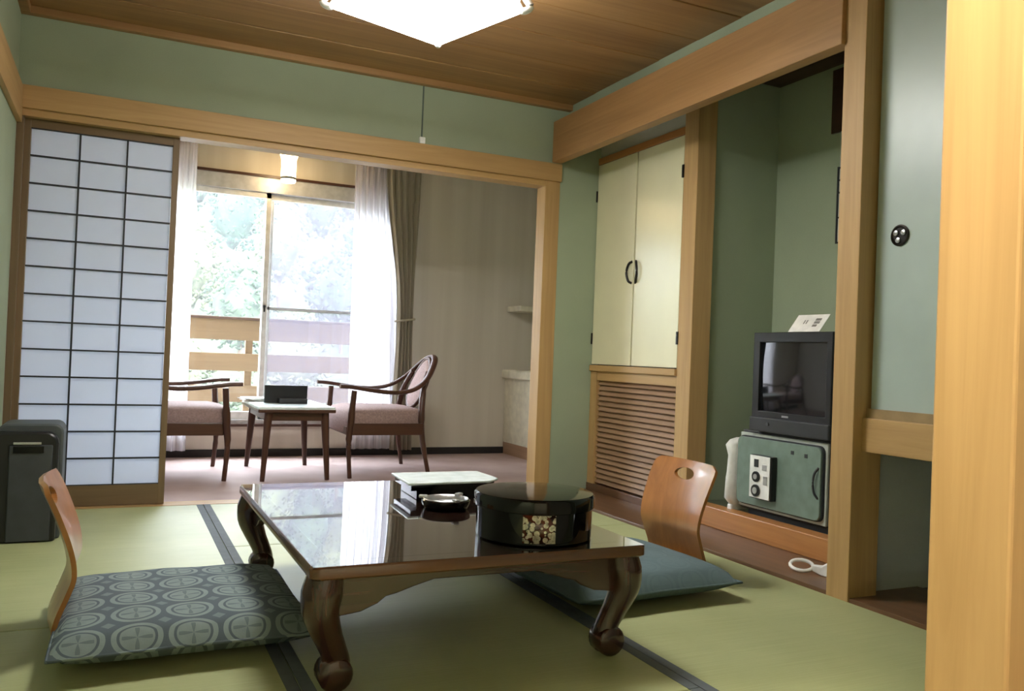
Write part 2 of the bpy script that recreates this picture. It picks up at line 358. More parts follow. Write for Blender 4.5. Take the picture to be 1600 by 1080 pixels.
S('leak_slab_below', B(-.5, 4.1, -5.5, 1.9, -.32, -.125), 'concrete', 'unseen slab added under the rooms against light leaks', 'floor')  # unseen, added to keep sky light from leaking in below
S('leak_slab_above', B(-.5, 4.1, -5.5, 1.9, 2.42, 2.55), 'concrete', 'unseen slab added above the rooms against light leaks', 'ceiling')  # unseen, added as a lid against sky light leaks
# --- veranda room beyond the opening
YW = 1.87; XV0, XV1 = -.3, 3.95; ZV = 2.26
S('floor_veranda', B(XV0, XV1, .11, YW, -.06, 0), 'carpet', 'pinkish brown carpet of the sunroom', 'floor')
S('ceiling_veranda', B(XV0, XV1, .1, YW+.12, ZV, ZV+.08), 'cream_wall', 'cream ceiling of the sunroom', 'ceiling')
WX0, WX1, WZ0, WZ1 = .55, 2.42, .235, 2.02
wm = MB().box(XV0, WX0, YW, YW+.12, -.1, ZV).box(WX1, XV1, YW, YW+.12, -.1, ZV).box(WX0, WX1, YW, YW+.12, -.1, WZ0).box(WX0, WX1, YW, YW+.12, WZ1, ZV)
S('wall_window', wm, 'wallpaper', 'beige papered wall around the balcony window', 'wall')
S('wall_veranda_left', B(XV0-.06, XV0, .0, YW+.12, -.1, ZV+.05), 'wallpaper', 'beige end wall of the sunroom behind the paper screen', 'wall')
S('wall_veranda_right', B(XV1, XV1+.06, .0, YW+.12, -.1, ZV+.05), 'wallpaper', 'beige end wall of the sunroom by the counter', 'wall')
S('wall_veranda_inner', B(XV0, -.04, .0, .1, -.1, ZV+.05), 'wallpaper', 'short inner wall of the sunroom', 'wall')
S('baseboard_window', B(XV0, 3.34, YW-.014, YW, 0, .053), 'black_rubber', 'black skirting along the window wall', 'baseboard', bevel=.002)
# window: frame, two sliding sashes, screen
wi = S('window_1', MB().box(WX0, WX0+.04, YW-.01, YW+.1, WZ0, WZ1).box(WX1-.04, WX1, YW-.01, YW+.1, WZ0, WZ1)
       .box(WX0, WX1, YW-.02, YW+.1, WZ0, WZ0+.03).box(WX0, WX1, YW-.015, YW+.1, 1.90, WZ1), 'alu', 'two-sash sliding balcony window with pale aluminium frame', 'window', bevel=.002)
B(WX0-.02, WX1+.02, YW-.035, YW+.0, 2.005, 2.022).build('head_strip', 'chairwood_x', wi)
B(WX0-.02, WX1+.02, YW-.05, YW+.0, .218, .236).build('window_sill', 'chairwood_x', wi, bevel=.002)
def sash(x0, x1, y):
    s = MB().box(x0, x0+.035, y, y+.03, .265, 1.90).box(x1-.035, x1, y, y+.03, .265, 1.90).box(x0, x1, y, y+.03, .265, .32).box(x0, x1, y, y+.03, 1.86, 1.90).build('sash', 'white_paint', wi, bevel=.002)
    B(x0+.03, x1-.03, y+.012, y+.017, .31, 1.87).build('pane', 'window_glass', s); return s
s1 = sash(WX0+.04, 1.425, YW+.005); s2 = sash(1.39, WX1-.04, YW+.04)
MB().lathe([(.012, 0), (.012, .012), (.006, .018)], (1.405, YW+.005, 1.08), 12, 1).box(1.40, 1.41, YW-.012, YW, 1.04, 1.085).build('latch', 'black_metal', s1, smooth=40)
sm = MB().box(1.43, 1.455, YW+.08, YW+.095, .27, 1.9).box(WX1-.065, WX1-.04, YW+.08, YW+.095, .27, 1.9).box(1.43, WX1-.04, YW+.08, YW+.095, 1.06, 1.08).build('insect_screen', 'alu', wi)
B(1.44, WX1-.05, YW+.087, YW+.088, .27, 1.9).build('mesh', 'insect_mesh', sm)
# --- balcony and outdoors
S('floor_balcony', B(-2.5, 6.5, YW+.12, 3.2, -.1, .08), 'concrete', 'concrete balcony floor', 'floor')
S('wall_outer', MB().box(-6, XV0, YW+.02, YW+.12, -6, 6).box(XV1, 9, YW+.02, YW+.12, -6, 6).box(XV0, XV1, YW+.02, YW+.12, ZV+.08, 6).box(XV0, XV1, YW+.02, YW+.12, -6, -.1), 'outer_wall', 'outside wall of the inn', 'wall')
hill = []
def hz(x, y):
    return -7+max(0, y-22)*.55+.9*math.sin(x*.21+y*.13)+.6*math.sin(x*.37-y*.23)
for i in range(41):
    hill.append([(-40+2.6*j, 8+i*2.2, hz(-40+2.6*j, 8+i*2.2)) for j in range(41)])
S('hillside', MB().grid(hill), 'soil', 'wooded hillside beyond the balcony', 'hill', smooth=60)

# ================================================================== BALCONY RAILING
bt = thing('balcony_railing', 'tan board balcony railing seen through the window', 'railing', (1.5, 3.0, .08))
off = (1.5, 3.0, .08)
for z0, z1 in ((.835, 1.008), (.577, .725), (.317, .456)):
    B(-2.4, 6.4, 3.0, 3.03, z0, z1, off=off).build('board', 'rail_board', bt, bevel=.003)
B(-2.4, 6.4, 2.98, 3.06, 1.008, 1.03, off=off).build('cap_rail', 'dark_wood_y', bt, bevel=.003)
for x in (-1.6, -.1, 1.44, 2.95, 4.45):
    B(x, x+.06, 3.03, 3.09, .08, 1.008, off=off).build('post', 'rail_board', bt, bevel=.003)
# ---- trees on the hillside (three crown shapes shared)
def crown_mesh(seed, rx, rz):
    rnd = random.Random(seed); mb = MB(); n = 0
    def blob(c, r, sq):
        N, K = 12, 7; rings = []
        for k in range(K+1):
            th = PI*k/K; ring = []
            for i in range(N):
                a = 2*PI*i/N; rr = r*(1+.22*rnd.uniform(-1, 1))
                ring.append((c[0]+rr*math.sin(max(th, .02))*math.cos(a), c[1]+rr*math.sin(max(th, .02))*math.sin(a), c[2]-rr*sq*math.cos(th)))
            rings.append(ring)
        mb.loft(rings)
    blob((0, 0, rz), rx*.72, rz/rx)
    for i in range(420):                                  # small leaf clumps over the crown
        a = rnd.uniform(0, 2*PI); th = math.acos(rnd.uniform(-.85, 1)); q = rnd.uniform(.74, 1.08)+.12*math.sin(3*a)*math.sin(4*th)
        r = rx*rnd.uniform(.05, .12); c = Vector((rx*q*math.sin(th)*math.cos(a), rx*q*math.sin(th)*math.sin(a), rz+rz*q*math.cos(th)))
        d = [Vector((rnd.uniform(.6, 1.3), rnd.uniform(-.5, .5), rnd.uniform(-.5, .5)))*r, Vector((rnd.uniform(-.5, .5), rnd.uniform(.6, 1.3), rnd.uniform(-.5, .5)))*r, Vector((0, rnd.uniform(-.4, .4), rnd.uniform(.4, .8)))*r]
        mb.add([c+d[0], c+d[1], c-d[0], c-d[1], c+d[2], c-d[2]], [(0, 1, 4), (1, 2, 4), (2, 3, 4), (3, 0, 4), (1, 0, 5), (2, 1, 5), (3, 2, 5), (0, 3, 5)])
    return mb
crowns = []
for sd, rx, rz in ((1, 1.7, 1.9), (2, 1.4, 2.4), (3, 2.0, 1.8)):
    o = crown_mesh(sd, rx, rz).build('crown', 'foliage', smooth=180); crowns.append(o.data); bpy.data.objects.remove(o)
trunk = MB().tube([(0, 0, -.8), (.05, 0, .4), (0, .05, 1.4)], [.16, .13, .08], 8).build('trunk', 'bark', smooth=60); tmesh = trunk.data; bpy.data.objects.remove(trunk)
kinds = ['pale leafy round tree on the misty hillside', 'tall narrow tree on the misty hillside', 'wide bushy tree on the misty hillside']
rnd = random.Random(11)
for row in range(9):
    y = 26+row*4.3
    for j in range(9):
        x = 2.2+(row % 2)*2.2+(y-26)*.1+(j-3.5)*4.4+rnd.uniform(-.25, .25)
        kd = rnd.randrange(3); z = hz(x, y)
        tr = thing('hillside_tree', kinds[kd], 'tree', (x, y+rnd.uniform(-.2, .2), z+.1), rnd.uniform(0, 6), 'trees on the hillside')
        s_ = rnd.uniform(.85, 1.05)*(1, 1, .86)[kd]; tr.scale = (s_, s_, s_*1.25)
        for nm, me, zz in (('crown', crowns[kd], .6), ('trunk', tmesh, 0)):
            c = bpy.data.objects.new(nm, me); COL.objects.link(c); c.parent = tr; c.location = (0, 0, zz)

# ================================================================== SHOJI
sx0, sx1, sy = .028, .692, .045
off = (.36, .06, .0)
sh = thing('shoji_screen', 'sliding paper screen with dark lattice and brown frame', 'screen', off)
B(sx0, sx0+.028, sy, sy+.03, .004, 1.798, off=off).build('stile', 'frame_z', sh, bevel=.002)
B(sx1-.028, sx1, sy, sy+.03, .004, 1.798, off=off).build('stile', 'frame_z', sh, bevel=.002)
B(sx0, sx1, sy+.001, sy+.029, 1.755, 1.797, off=off).build('top_rail', 'frame_x', sh)
B(sx0, sx1, sy+.001, sy+.029, .004, .10, off=off).build('bottom_rail', 'frame_x', sh)
px0, px1, pz0, pz1 = sx0+.028, sx1-.028, .10, 1.755
for i in range(3):
    for j in range(13):
        a = px0+(px1-px0)*i/3; b = px0+(px1-px0)*(i+1)/3; c = pz0+(pz1-pz0)*j/13; d = pz0+(pz1-pz0)*(j+1)/13
        B(a+.001, b-.001, sy+.018, sy+.0195, c+.001, d-.001, off=off).build('paper_pane', 'shoji_paper', sh)
plain('lattice_dark', (30, 34, 40), .5)
for i in range(1, 3):
    x = px0+(px1-px0)*i/3; B(x-.004, x+.004, sy+.006, sy+.018, pz0, pz1, off=off).build('vertical_bar', 'lattice_dark', sh)
for j in range(0, 14):
    z = pz0+(pz1-pz0)*j/13; B(px0, px1, sy+.007, sy+.0175, z-.0038, z+.0038, off=off).build('cross_bar', 'lattice_dark', sh)

# ================================================================== CLOSET
off = (XCL, -.46, .012)
cl = thing('built_in_closet', 'built-in closet with cream double doors above brown louvres', 'closet', off)
Y0, Y1 = -.862, .0
B(XCL, 3.155, -.976, Y0, .012, 2.28, off=off).build('stile', 'pine_z', cl, bevel=.003)
B(XCL, 3.10, -.075, -.004, .012, .72, off=off).build('stile', 'pine_z', cl, bevel=.002)
B(XCL-.012, 3.10, Y0, -.004, .722, .757, off=off).build('shelf_rail', 'pine_y', cl, bevel=.003)
B(XCL+.004, 3.10, Y0, -.075, .668, .722, off=off).build('upper_rail', 'pine_y', cl)
B(XCL-.004, 3.10, Y0, -.004, .012, .055, off=off).build('plinth', 'board_wood', cl, bevel=.002)
B(XCL, 3.09, Y0, -.004, 1.96, 2.0, off=off).build('head_rail', 'sill_wood', cl, bevel=.002)
B(3.085, 3.10, Y0, -.004, .05, 1.97, off=off).build('shade_panel', 'lattice_dark', cl)  # dark sheet stands in for shade behind the slats and door gap
for i in range(20):
    z = .066+i*.0304
    sl = MB(off).prism([(XCL+.012, z), (XCL+.016, z-.004), (XCL+.034, z+.022), (XCL+.030, z+.026)], 1, Y0+.001, -.076)
    sl.build('louvre_slat', 'louvre_wood', cl)
for (a, b, hs) in ((-.424, -.006, 1), (Y0+.003, -.438, -1)):
    d = B(XCL+.002, XCL+.024, a, b, .762, 1.957, off=off).build('door', 'door_paint', cl, bevel=.0015)
    ym = -.431+hs*.026
    pts = spline([(XCL+.002, ym-hs*.008, 1.345), (XCL-.010, ym+hs*.012, 1.330), (XCL-.014, ym+hs*.026, 1.284), (XCL-.010, ym+hs*.012, 1.238), (XCL+.002, ym-hs*.008, 1.223)], 5)
    MB(off).tube(pts, .007, 8).build('handle', 'black_metal', d, smooth=60)
    yh = -.0 if hs > 0 else Y0
    for zh in (.915, 1.77):
        B(XCL-.006, XCL+.004, yh-.008 if hs > 0 else yh-.006, yh-.0 if hs > 0 else yh+.008, zh-.033, zh+.033, off=off).build('hinge', 'black_metal', d)

# ================================================================== CEILING LAMP
LZ = 2.04; lc = Vector((1.424, -1.478, LZ)); la = math.radians(18)
lp = thing('ceiling_lamp', 'square white lit ceiling lamp with scrolled corners', 'lamp', lc, la)
B(-.245, .245, -.245, .245, .02, .125).build('shade', 'lamp_side', lp, bevel=.01)
hsz = .256
B(-hsz, hsz, -hsz, hsz, .0, .012).build('diffuser', 'lamp_white', lp, bevel=.004)
B(-.16, .16, -.16, .16, .125, .15).build('cover_plate', 'white_plastic', lp, bevel=.004)
MB().lathe([(.06, .15), (.06, .235), (.09, .237), (.09, .246)], n=24).build('ceiling_mount', 'white_plastic', lp, smooth=40)
for i in range(4):
    a = PI/4+i*PI/2; cx, cy = math.cos(a), math.sin(a); r0 = .256*1.414
    pts = spline([(cx*(r0-.04), cy*(r0-.04), .10), (cx*(r0+.015), cy*(r0+.015), .115), (cx*(r0+.03), cy*(r0+.03), .075), (cx*(r0+.0), cy*(r0+.0), .055),
                  (cx*(r0+.02), cy*(r0+.02), .02), (cx*(r0-.01), cy*(r0-.01), .004), (cx*(r0-.03), cy*(r0-.03), .03)], 6)
    MB().tube(pts, .013, 8).build('corner_scroll', 'white_plastic', lp, smooth=60)
# ---- sunroom lamp
vl = thing('sunroom_lamp', 'warm glowing cylindrical glass ceiling lamp in the sunroom', 'lamp', (1.475, 1.52, 1.925))
MB().lathe([(.045, 0), (.05, .006), (.05, .15), (.046, .155)], n=28).build('glass_cylinder', 'lamp_warm', vl, smooth=40)
MB().lathe([(.051, .0), (.052, .004), (.052, .014), (.051, .018)], (0, 0, .018), 28).build('ring', 'silver', vl, smooth=40)
MB().lathe([(.05, .155), (.062, .19), (.064, .2), (.03, .202)], n=28).build('collar', 'lamp_warm', vl, smooth=40)
MB().lathe([(.055, .202), (.055, .325), (.05, .335)], n=28).build('base', 'white_plastic', vl, smooth=40)
# ---- entrance hall downlight
hl = thing('hall_lamp', 'small round ceiling lamp lighting the entrance post', 'lamp', (1.02, -3.98, 2.2))
MB().lathe([(.02, 0), (.08, .01), (.095, .04), (.09, .05)], n=24).build('bowl', 'hall_lamp', hl, smooth=50)
MB().lathe([(.095, .05), (.095, .095), (.05, .097)], n=24).build('base', 'white_plastic', hl, smooth=50)
# ---- pull switch on the wall
ps = thing('cord_switch', 'thin grey cord with small white switch box on green wall', 'switch', (1.917, -.012, 1.93))
B(-.003, .003, .003, .011, .03, .318).build('cord', 'cord_grey', ps)
B(-.016, .016, -.012, .012, .0, .036).build('switch_box', 'white_plastic', ps, bevel=.004)

# ================================================================== CURTAINS
def curtain(name, label, mat, prof, y, folds, amp, z0, z1, group=None, seed=0, thick=.0015):
    """prof(z)->(x_left,x_right)"""
    rnd = random.Random(seed); ph = [rnd.uniform(-.5, .5) for _ in range(40)]
    rows = []; NZ, NX = 26, folds*10
    xm = sum(prof(z0))/2
    for i in range(NZ+1):
        z = z0+(z1-z0)*i/NZ; a, b = prof(z); row = []
        for j in range(NX+1):
            u = j/NX; fo = u*folds
            row.append((a+(b-a)*u+.006*math.sin(6.28*fo*2+ph[1]), y+amp*math.sin(6.28*fo+.5*math.sin(z*1.7+ph[int(fo) % 40]))*(1-.3*i/NZ), z))
        rows.append(row)
    root = thing(name, label, 'curtain', (xm, y, z0), group=group)
    MB((xm, y, z0)).grid(rows).build('cloth', mat, root, smooth=180, solid=thick)
    return root
def lerp(tab):
    def f(z):
        for (za, la_, ra), (zb, lb, rb) in zip(tab, tab[1:]):
            if z <= zb or (zb, lb, rb) == tab[-1]:
                u = max(0, min(1, (z-za)/(zb-za))); u = u*u*(3-2*u); return la_+(lb-la_)*u, ra+(rb-ra)*u
    return f
c1 = curtain('sheer_curtain', 'white sheer curtain hanging beside the paper screen', 'sheer', lerp([(.05, .55, .905), (1.0, .55, .90), (2.2, .58, .90)]), 1.78, 5, .022, .055, 2.2, seed=2)
c2 = curtain('sheer_curtain', 'white sheer curtain gathered beside the grey-brown drape', 'sheer', lerp([(.05, 2.03, 2.41), (1.04, 2.02, 2.37), (2.2, 2.01, 2.28)]), 1.79, 6, .02, .055, 2.2, seed=3)
c3 = curtain('drape_curtain', 'grey-brown drape tied back against the papered wall', 'drape', lerp([(.05, 2.33, 2.50), (1.04, 2.35, 2.47), (2.2, 2.22, 2.49)]), 1.70, 5, .025, .055, 2.2, seed=5)
MB((0, 0, 0)).tube([(2.41+.075*math.cos(a)-sum(((0,))), 1.70+.04*math.sin(a), 1.03+.012*math.cos(a)) for a in [2*PI*i/24 for i in range(24)]], .008, 6, closed=True).build('tie_back', 'drape', None).parent = c3
tb = c3.children[-1]; tb.location = -c3.location
cr = thing('curtain_rail', 'thin dark curtain rail over the balcony window', 'curtain rail', (1.5, 1.75, 2.21))
B(-1.05, 1.05, -.06, .05, 0, .014).build('rail', 'chairwood_x', cr)
for x in (-.95, .0, .95): B(x-.01, x+.01, -.01, .12, .014, .05).build('bracket', 'black_metal', cr)

# ================================================================== COUNTER IN THE SUNROOM
off = (3.6, 1.55, 0)
ct = thing('counter_cabinet', 'cream counter cabinet at the end of the sunroom', 'cabinet', off)
B(3.33, 3.94, .95, 1.865, .095, .61, off=off).build('body', 'cabinet_cream', ct, bevel=.003)
B(3.335, 3.94, .96, 1.865, .0, .095, off=off).build('plinth', 'louvre_wood', ct)
B(3.30, 3.945, .93, 1.868, .61, .68, off=off).build('counter_top', 'cabinet_cream', ct, bevel=.01)
tag(B(3.33, 3.945, 1.62, 1.868, 1.15, 1.195).build('wall_shelf', 'cabinet_cream', bevel=.006), 'grey wall shelf above the cream counter cabinet', 'shelf')

# ================================================================== SUNROOM CHAIRS (front = +x)
def make_chair(label):
    c = thing('armchair', label, 'chair', group='armchairs in the sunroom')
    for s in (-1, 1):
        MB().tube(spline([(.272, s*.318, 0), (.285, s*.312, .2), (.275, s*.306, .35), (.262, s*.312, .54)], 4),
                  [.014]*3+[.016]*2+[.020]*3+[.023]*2+[.018]*3, 8).build('front_leg', 'chairwood_z', c, smooth=50)
        MB().tube(spline([(-.25, s*.29, 0), (-.21, s*.265, .22), (-.20, s*.25, .40), (-.225, s*.20, .56), (-.265, s*.15, .66)], 4),
                  [.014]*3+[.018]*4+[.022]*5+[.017]*5, 8).build('back_leg', 'chairwood_z', c, smooth=50)
    # seat: upholstered drum
    def ring(z, k, xs=0):
        out = []
        for x, y in ((.27, -.285), (.30, -.2), (.305, 0), (.30, .2), (.27, .285), (.1, .285), (-.1, .268), (-.225, .235), (-.24, .1), (-.24, -.1), (-.225, -.235), (-.1, -.268), (.1, -.285)):
            out.append(((x-.03)*k+.03+xs, y*k, z))
        return out
    MB().loft([ring(.27, .98), ring(.285, 1.0), ring(.36, 1.0), ring(.40, .985), ring(.418, .93), ring(.43, .75), ring(.434, .4)]).build('seat', 'seat_fabric', c, smooth=50)
    for s in (-1, 1):
        MB().box(-.2, .262, s*.268, s*.298, .262, .335).build('side_rail', 'chairwood_x', c, bevel=.004)
    MB().box(.262, .296, -.29, .29, .262, .315).build('front_rail', 'chairwood_y', c, bevel=.006)
    half = [(.355, -.325, .566), (.28, -.325, .562), (.12, -.325, .54), (-.02, -.315, .532), (-.14, -.285, .556), (-.235, -.23, .62), (-.31, -.14, .715), (-.345, -.05, .762)]
    pts = half+[(x, -y, z) for x, y, z in reversed(half)]
    MB().tube(spline(pts, 5), .022, 10, flat=.62).build('arm_bow', 'chairwood_x', c, smooth=60)
    # oval back: inner ring and pad, leaning back
    def ov(k, d=0):
        out = []
        for i in range(24):
            a = 2*PI*i/24; y = .15*k*math.cos(a)*(1-.12*math.sin(a)); h = .165*k*math.sin(a)
            out.append((-.262-.36*h+d, y, .585+h))
        return out
    MB().tube(ov(1.0), .013, 8, closed=True).build('back_ring', 'chairwood_z', c, smooth=60)
    MB().loft([ov(.2, -.018), ov(.8, -.016), ov(.97, -.006), ov(.97, .006), ov(.8, .016), ov(.2, .018)]).build('back_pad', 'seat_fabric', c, smooth=60)
    return c
ch = make_chair('dark wooden armchair beside the grey-brown drape'); ch.location = (2.055, 1.04, 0); ch.rotation_euler = (0, 0, PI)
ch2 = copy_tree(ch); ch2['label'] = 'dark wooden armchair half hidden by the paper screen'; ch2.location = (.775, 1.055, 0); ch2.rotation_euler = (0, 0, 0)
# ---- side table
off = (1.445, 1.02, 0)
st = thing('side_table', 'small dark wooden table between the two armchairs', 'table', off)
B(1.215, 1.665, .655, 1.385, .413, .44, off=off).build('table_top', 'tray_top', st, bevel=.008)
B(1.213, 1.667, .653, 1.387, .405, .425, off=off).build('edge_band', 'chairwood_x', st, bevel=.004)
for x in (1.27, 1.61): B(x-.009, x+.009, .71, 1.33, .355, .406, off=off).build('apron', 'chairwood_y', st)
for y in (.70, 1.34): B(1.27, 1.61, y-.009, y+.009, .355, .406, off=off).build('apron', 'chairwood_x', st)
for sx in (-1, 1):
    for sy_ in (-1, 1):
        MB(off).tube([(1.445+sx*.19, 1.02+sy_*.335, 0), (1.445+sx*.165, 1.02+sy_*.315, .406)], [.014, .026], 8).build('leg', 'chairwood_z', st, smooth=50)
bx = thing('black_caddy', 'black upright caddy with low front tray on side table', 'caddy', (1.43, 1.0, .44))
B(-.132, .132, .0, .03, 0, .112).build('upright', 'black_plastic', bx, bevel=.003)
B(-.05, .125, -.05, .0, 0, .032).build('tray', 'dark_plastic', bx, bevel=.004)
pp = thing('paper_stack', 'loose stack of white papers on the side table', 'papers', (1.30, 1.22, .44))
for i, a in enumerate((.1, -.15, .3, .05)): 
    q = B(-.1, .08, -.11, .11, i*.005, i*.005+.0045).build('sheet', 'paper_white', pp); q.rotation_euler = (0, 0, a)

# ================================================================== HEATER
off = (.16, -.56, 0)
ht = thing('floor_heater', 'dark grey floor heater in the corner by the paper screen', 'heater', off)
def rrect(x0, x1, z0, z1, r, top=True):
    p = [(x0, z0), (x1, z0)]
    for k in range(6): a = PI/2*k/5; p.append((x1-r+r*math.cos(a), z1-r+r*math.sin(a)))
    for k in range(6): a = PI/2+PI/2*k/5; p.append((x0+r+r*math.cos(a), z1-r+r*math.sin(a)))
    return p
MB(off).prism(rrect(.05, .278, .0, .452, .035), 1, -.64, -.43).build('back_body', 'grey_plastic', ht, bevel=.008, smooth=35)
MB(off).prism(rrect(.03, .264, .0, .425, .045), 1, -.69, -.62).build('front_body', 'black_plastic', ht, bevel=.01, smooth=35)
B(.098, .245, -.697, -.688, .005, .375, off=off).build('front_panel', 'heater_panel', ht, bevel=.004)
B(.112, .205, -.7, -.69, .378, .386, off=off).build('trim_strip', 'silver', ht)
B(.112, .215, -.7005, -.69, .345, .37, off=off).build('display', 'lacquer', ht)

# ================================================================== LOW TABLE
TX0, TX1, TY0, TY1, TZ = .862, 1.752, -2.535, -1.317, .30
off = ((TX0+TX1)/2, (TY0+TY1)/2, 0)
tb = thing('low_table', 'low lacquered table with scrolled legs on tatami', 'table', off)
MB(off).box(TX0+.055, TX1-.055, TY0+.055, TY1-.055, TZ-.026, TZ+.0005).build('top_panel', 'table_lacquer', tb)
rim = MB(off)
def rr(z, k):
    r = .022; out = []
    for cx, cy, a0 in ((TX1-r-k, TY0+r+k, -PI/2), (TX1-r-k, TY1-r-k, 0), (TX0+r+k, TY1-r-k, PI/2), (TX0+r+k, TY0+r+k, PI)):
        for i in range(5): a = a0+PI/2*i/4; out.append((cx+r*math.cos(a), cy+r*math.sin(a), z))
    return out
rim.loft([rr(TZ-.03, .004), rr(TZ-.026, 0), rr(TZ-.005, 0), rr(TZ, .004)]).build('rim', 'table_edge', tb, smooth=40)
B(TX0+.006, TX1-.006, TY0+.006, TY1-.006, TZ-.001, TZ+.0004, off=off).build('polished_border', 'table_lacquer', tb)
# legs: knee at the corner, shin curling inwards to a scroll foot
def leg(cx, cy, sx, sy_):
    rows = [(.272, 0.0, .042), (.23, -.008, .048), (.19, -.010, .044), (.155, .0, .038), (.12, .014, .033), (.09, .027, .031), (.06, .035, .033), (.03, .036, .032), (.012, .036, .026)]
    pts = spline([(cx+sx*d, cy+sy_*d*.4, z) for z, d, r in rows], 3)
    rads = []
    for i in range(len(rows)-1):
        for k in range(3): rads.append(rows[i][2]+(rows[i+1][2]-rows[i][2])*k/3)
    rads.append(rows[-1][2])
    m = MB(off).tube(pts, rads, 12, up=(0, 1, 0))
    fx, fy = cx+sx*.030, cy+sy_*.013
    m.lathe([(.012, -.036), (.034, -.034), (.040, -.027), (.040, .027), (.034, .034), (.012, .036)], (fx, fy, .040), 20, 1)
    m.build('leg', 'table_leg', tb, smooth=50)
for x, sx in ((TX0+.046, 1), (TX1-.046, -1)):
    for y, sy_ in ((TY0+.055, 1), (TY1-.055, -1)): leg(x, y, sx, sy_)
def apron(L):
    half = [(.0, .271), (.0, .180), (.03, .172), (.08, .178), (.12, .194), (.14, .209), (.165, .214), (.21, .228), (.26, .241)]
    return [(a, z) for a, z in half] + [(L-a, z) for a, z in reversed(half)]
Lx, Ly = TX1-TX0-.1, TY1-TY0-.13
for y in (TY0+.05, TY1-.074):
    MB(off).prism([(TX0+.05+a, z) for a, z in apron(Lx)], 1, y, y+.024).build('apron', 'apron_x', tb, bevel=.003)
for x in (TX0+.04, TX1-.064):
    MB(off).prism([(TY0+.065+a, z) for a, z in apron(Ly)], 0, x, x+.024).build('apron', 'apron_y', tb, bevel=.003)
# ---- things on the low table
TT = TZ+.0006
KT = 1.0542                    # things on the table, sized for its height
def on_table(o, z=0): o.location = (.451+(o.location.x-.451)*KT, -4.42+(o.location.y+4.42)*KT, TT+z); o.scale = (KT, KT, KT)
bxo = thing('lacquer_box', 'round black lacquer box with shell-inlaid square on low table', 'box', (1.454, -2.445, TT))
MB().lathe([(.146, 0), (.150, .004), (.151, .09), (.148, .092)], n=56).build('body', 'lacquer', bxo, smooth=40)
MB().lathe([(.155, .079), (.157, .081), (.157, .108), (.152, .114), (.13, .1165), (.06, .118), (.001, .1185)], n=56).build('lid', 'lacquer', bxo, smooth=40)
ang0 = math.atan2(-4.42+2.445, .451-1.454)+.10; rows = []
for i in range(2):
    rows.append([(.1515*math.cos(ang0+.27*(j-4)/4), .1515*math.sin(ang0+.27*(j-4)/4), .009+.068*i) for j in range(9)])
MB().grid(rows).build('inlay', 'shell_inlay', bxo, smooth=60, solid=.001)
ty = thing('pale_tray', 'pale blue-white tray top on black stand on low table', 'tray', (1.455, -1.79, TT))
poly = [(-.165, -.115), (.115, -.105), (.165, -.055), (.16, .115), (-.15, .12)]
MB().prism(poly, 2, .048, .056).build('tray_board', 'tray_top', ty, bevel=.003)
MB().prism([(x*.93, y*.92) for x, y in poly], 2, .03, .048).build('under_frame', 'lacquer', ty)
MB().prism([(x*.8, y*.85) for x, y in poly], 2, 0, .03).build('stand', 'lacquer', ty, bevel=.002)
at = thing('ashtray', 'round black ashtray with silvery dish on low table', 'ashtray', (1.365, -2.035, TT))
MB().lathe([(.060, 0), (.066, .003), (.074, .018), (.074, .026), (.070, .028), (.066, .024), (.060, .012), (.001, .011)], n=32).build('body', 'lacquer', at, smooth=40)
MB().lathe([(.02, .0115), (.059, .013), (.065, .026), (.069, .0295), (.067, .0305), (.062, .028), (.056, .0155), (.001, .0145)], n=32).build('dish', 'silver', at, smooth=40)
for a in (0.6, 2.7, 4.8):
    q = MB().box(-.013, .013, -.008, .008, -.001, .008).build('rest', 'silver', at, bevel=.003); q.location = (.068*math.cos(a), .068*math.sin(a), .029); q.rotation_euler = (0, 0, a)
for o in (bxo, ty, at): on_table(o)

# ================================================================== FLOOR CHAIRS AND CUSHIONS
def floor_chair(label, loc, rz, mat):
    c = thing('floor_chair', label, 'floor chair', loc, rz, 'legless floor chairs at the low table')
    # local: front +x ; profile of bent plywood (x, z) from seat front to back top
    prof = spline([(.40, 0, .012), (.2, 0, .012), (.04, 0, .012), (-.01, 0, .02), (-.028, 0, .05), (-.022, 0, .09), (0, 0, .15), (.012, 0, .195), (.002, 0, .26), (-.03, 0, .35), (-.062, 0, .42)], 4)
    def half_w(p):
        if p.z < .05 and p.x > -.02: return .19
        u = p.z
        if u > .395: return .188-.030*((u-.395)/.025)**2
        return .172+.016*min(1, abs(u-.10)/.25)
    seat, back = MB(), MB()
    T = .006; n = len(prof)
    rings = []
    for i, p in enumerate(prof):
        d = (prof[min(i+1, n-1)]-prof[max(i-1, 0)]).normalized(); nr = Vector((-d.z, 0, d.x)); hw = half_w(p)
        ring = []
        for s, ys in ((1, (-1, -.5, 0, .5, 1)), (-1, (1, .5, 0, -.5, -1))):
            for yk in ys:
                bow = -.02*(1-yk*yk)*(1 if p.z > .06 else 0)
                ring.append(tuple(p+nr*T*s+Vector((bow, yk*hw, 0))))
        rings.append(ring)
    k = next(i for i, p in enumerate(prof) if p.x < .05)
    MB().loft(rings[:k+1]).build('seat_board', mat, c, smooth=50, bevel=.001)
    bk = MB().loft(rings[k:]).build('back_board', mat, c, smooth=50)
    # hand hole: a boolean-free inset plate, pale wood oval rim around a dark slot
    return c, bk
def cut_hole(bk, cutters):
    bm = bk.modifiers.new('hole', 'BOOLEAN'); bm.operation = 'DIFFERENCE'; bm.object = cutters; bm.solver = 'EXACT'
    dg = bpy.context.evaluated_depsgraph_get(); dg.update()
    me = bpy.data.meshes.new_from_object(bk.evaluated_get(dg)); bk.modifiers.clear(); bk.data = me
    bpy.data.objects.remove(cutters)
fcR, bkR = floor_chair('bent plywood floor chair with hand hole in front of closet', (2.36, -1.80, .0), PI, 'bent_ply')
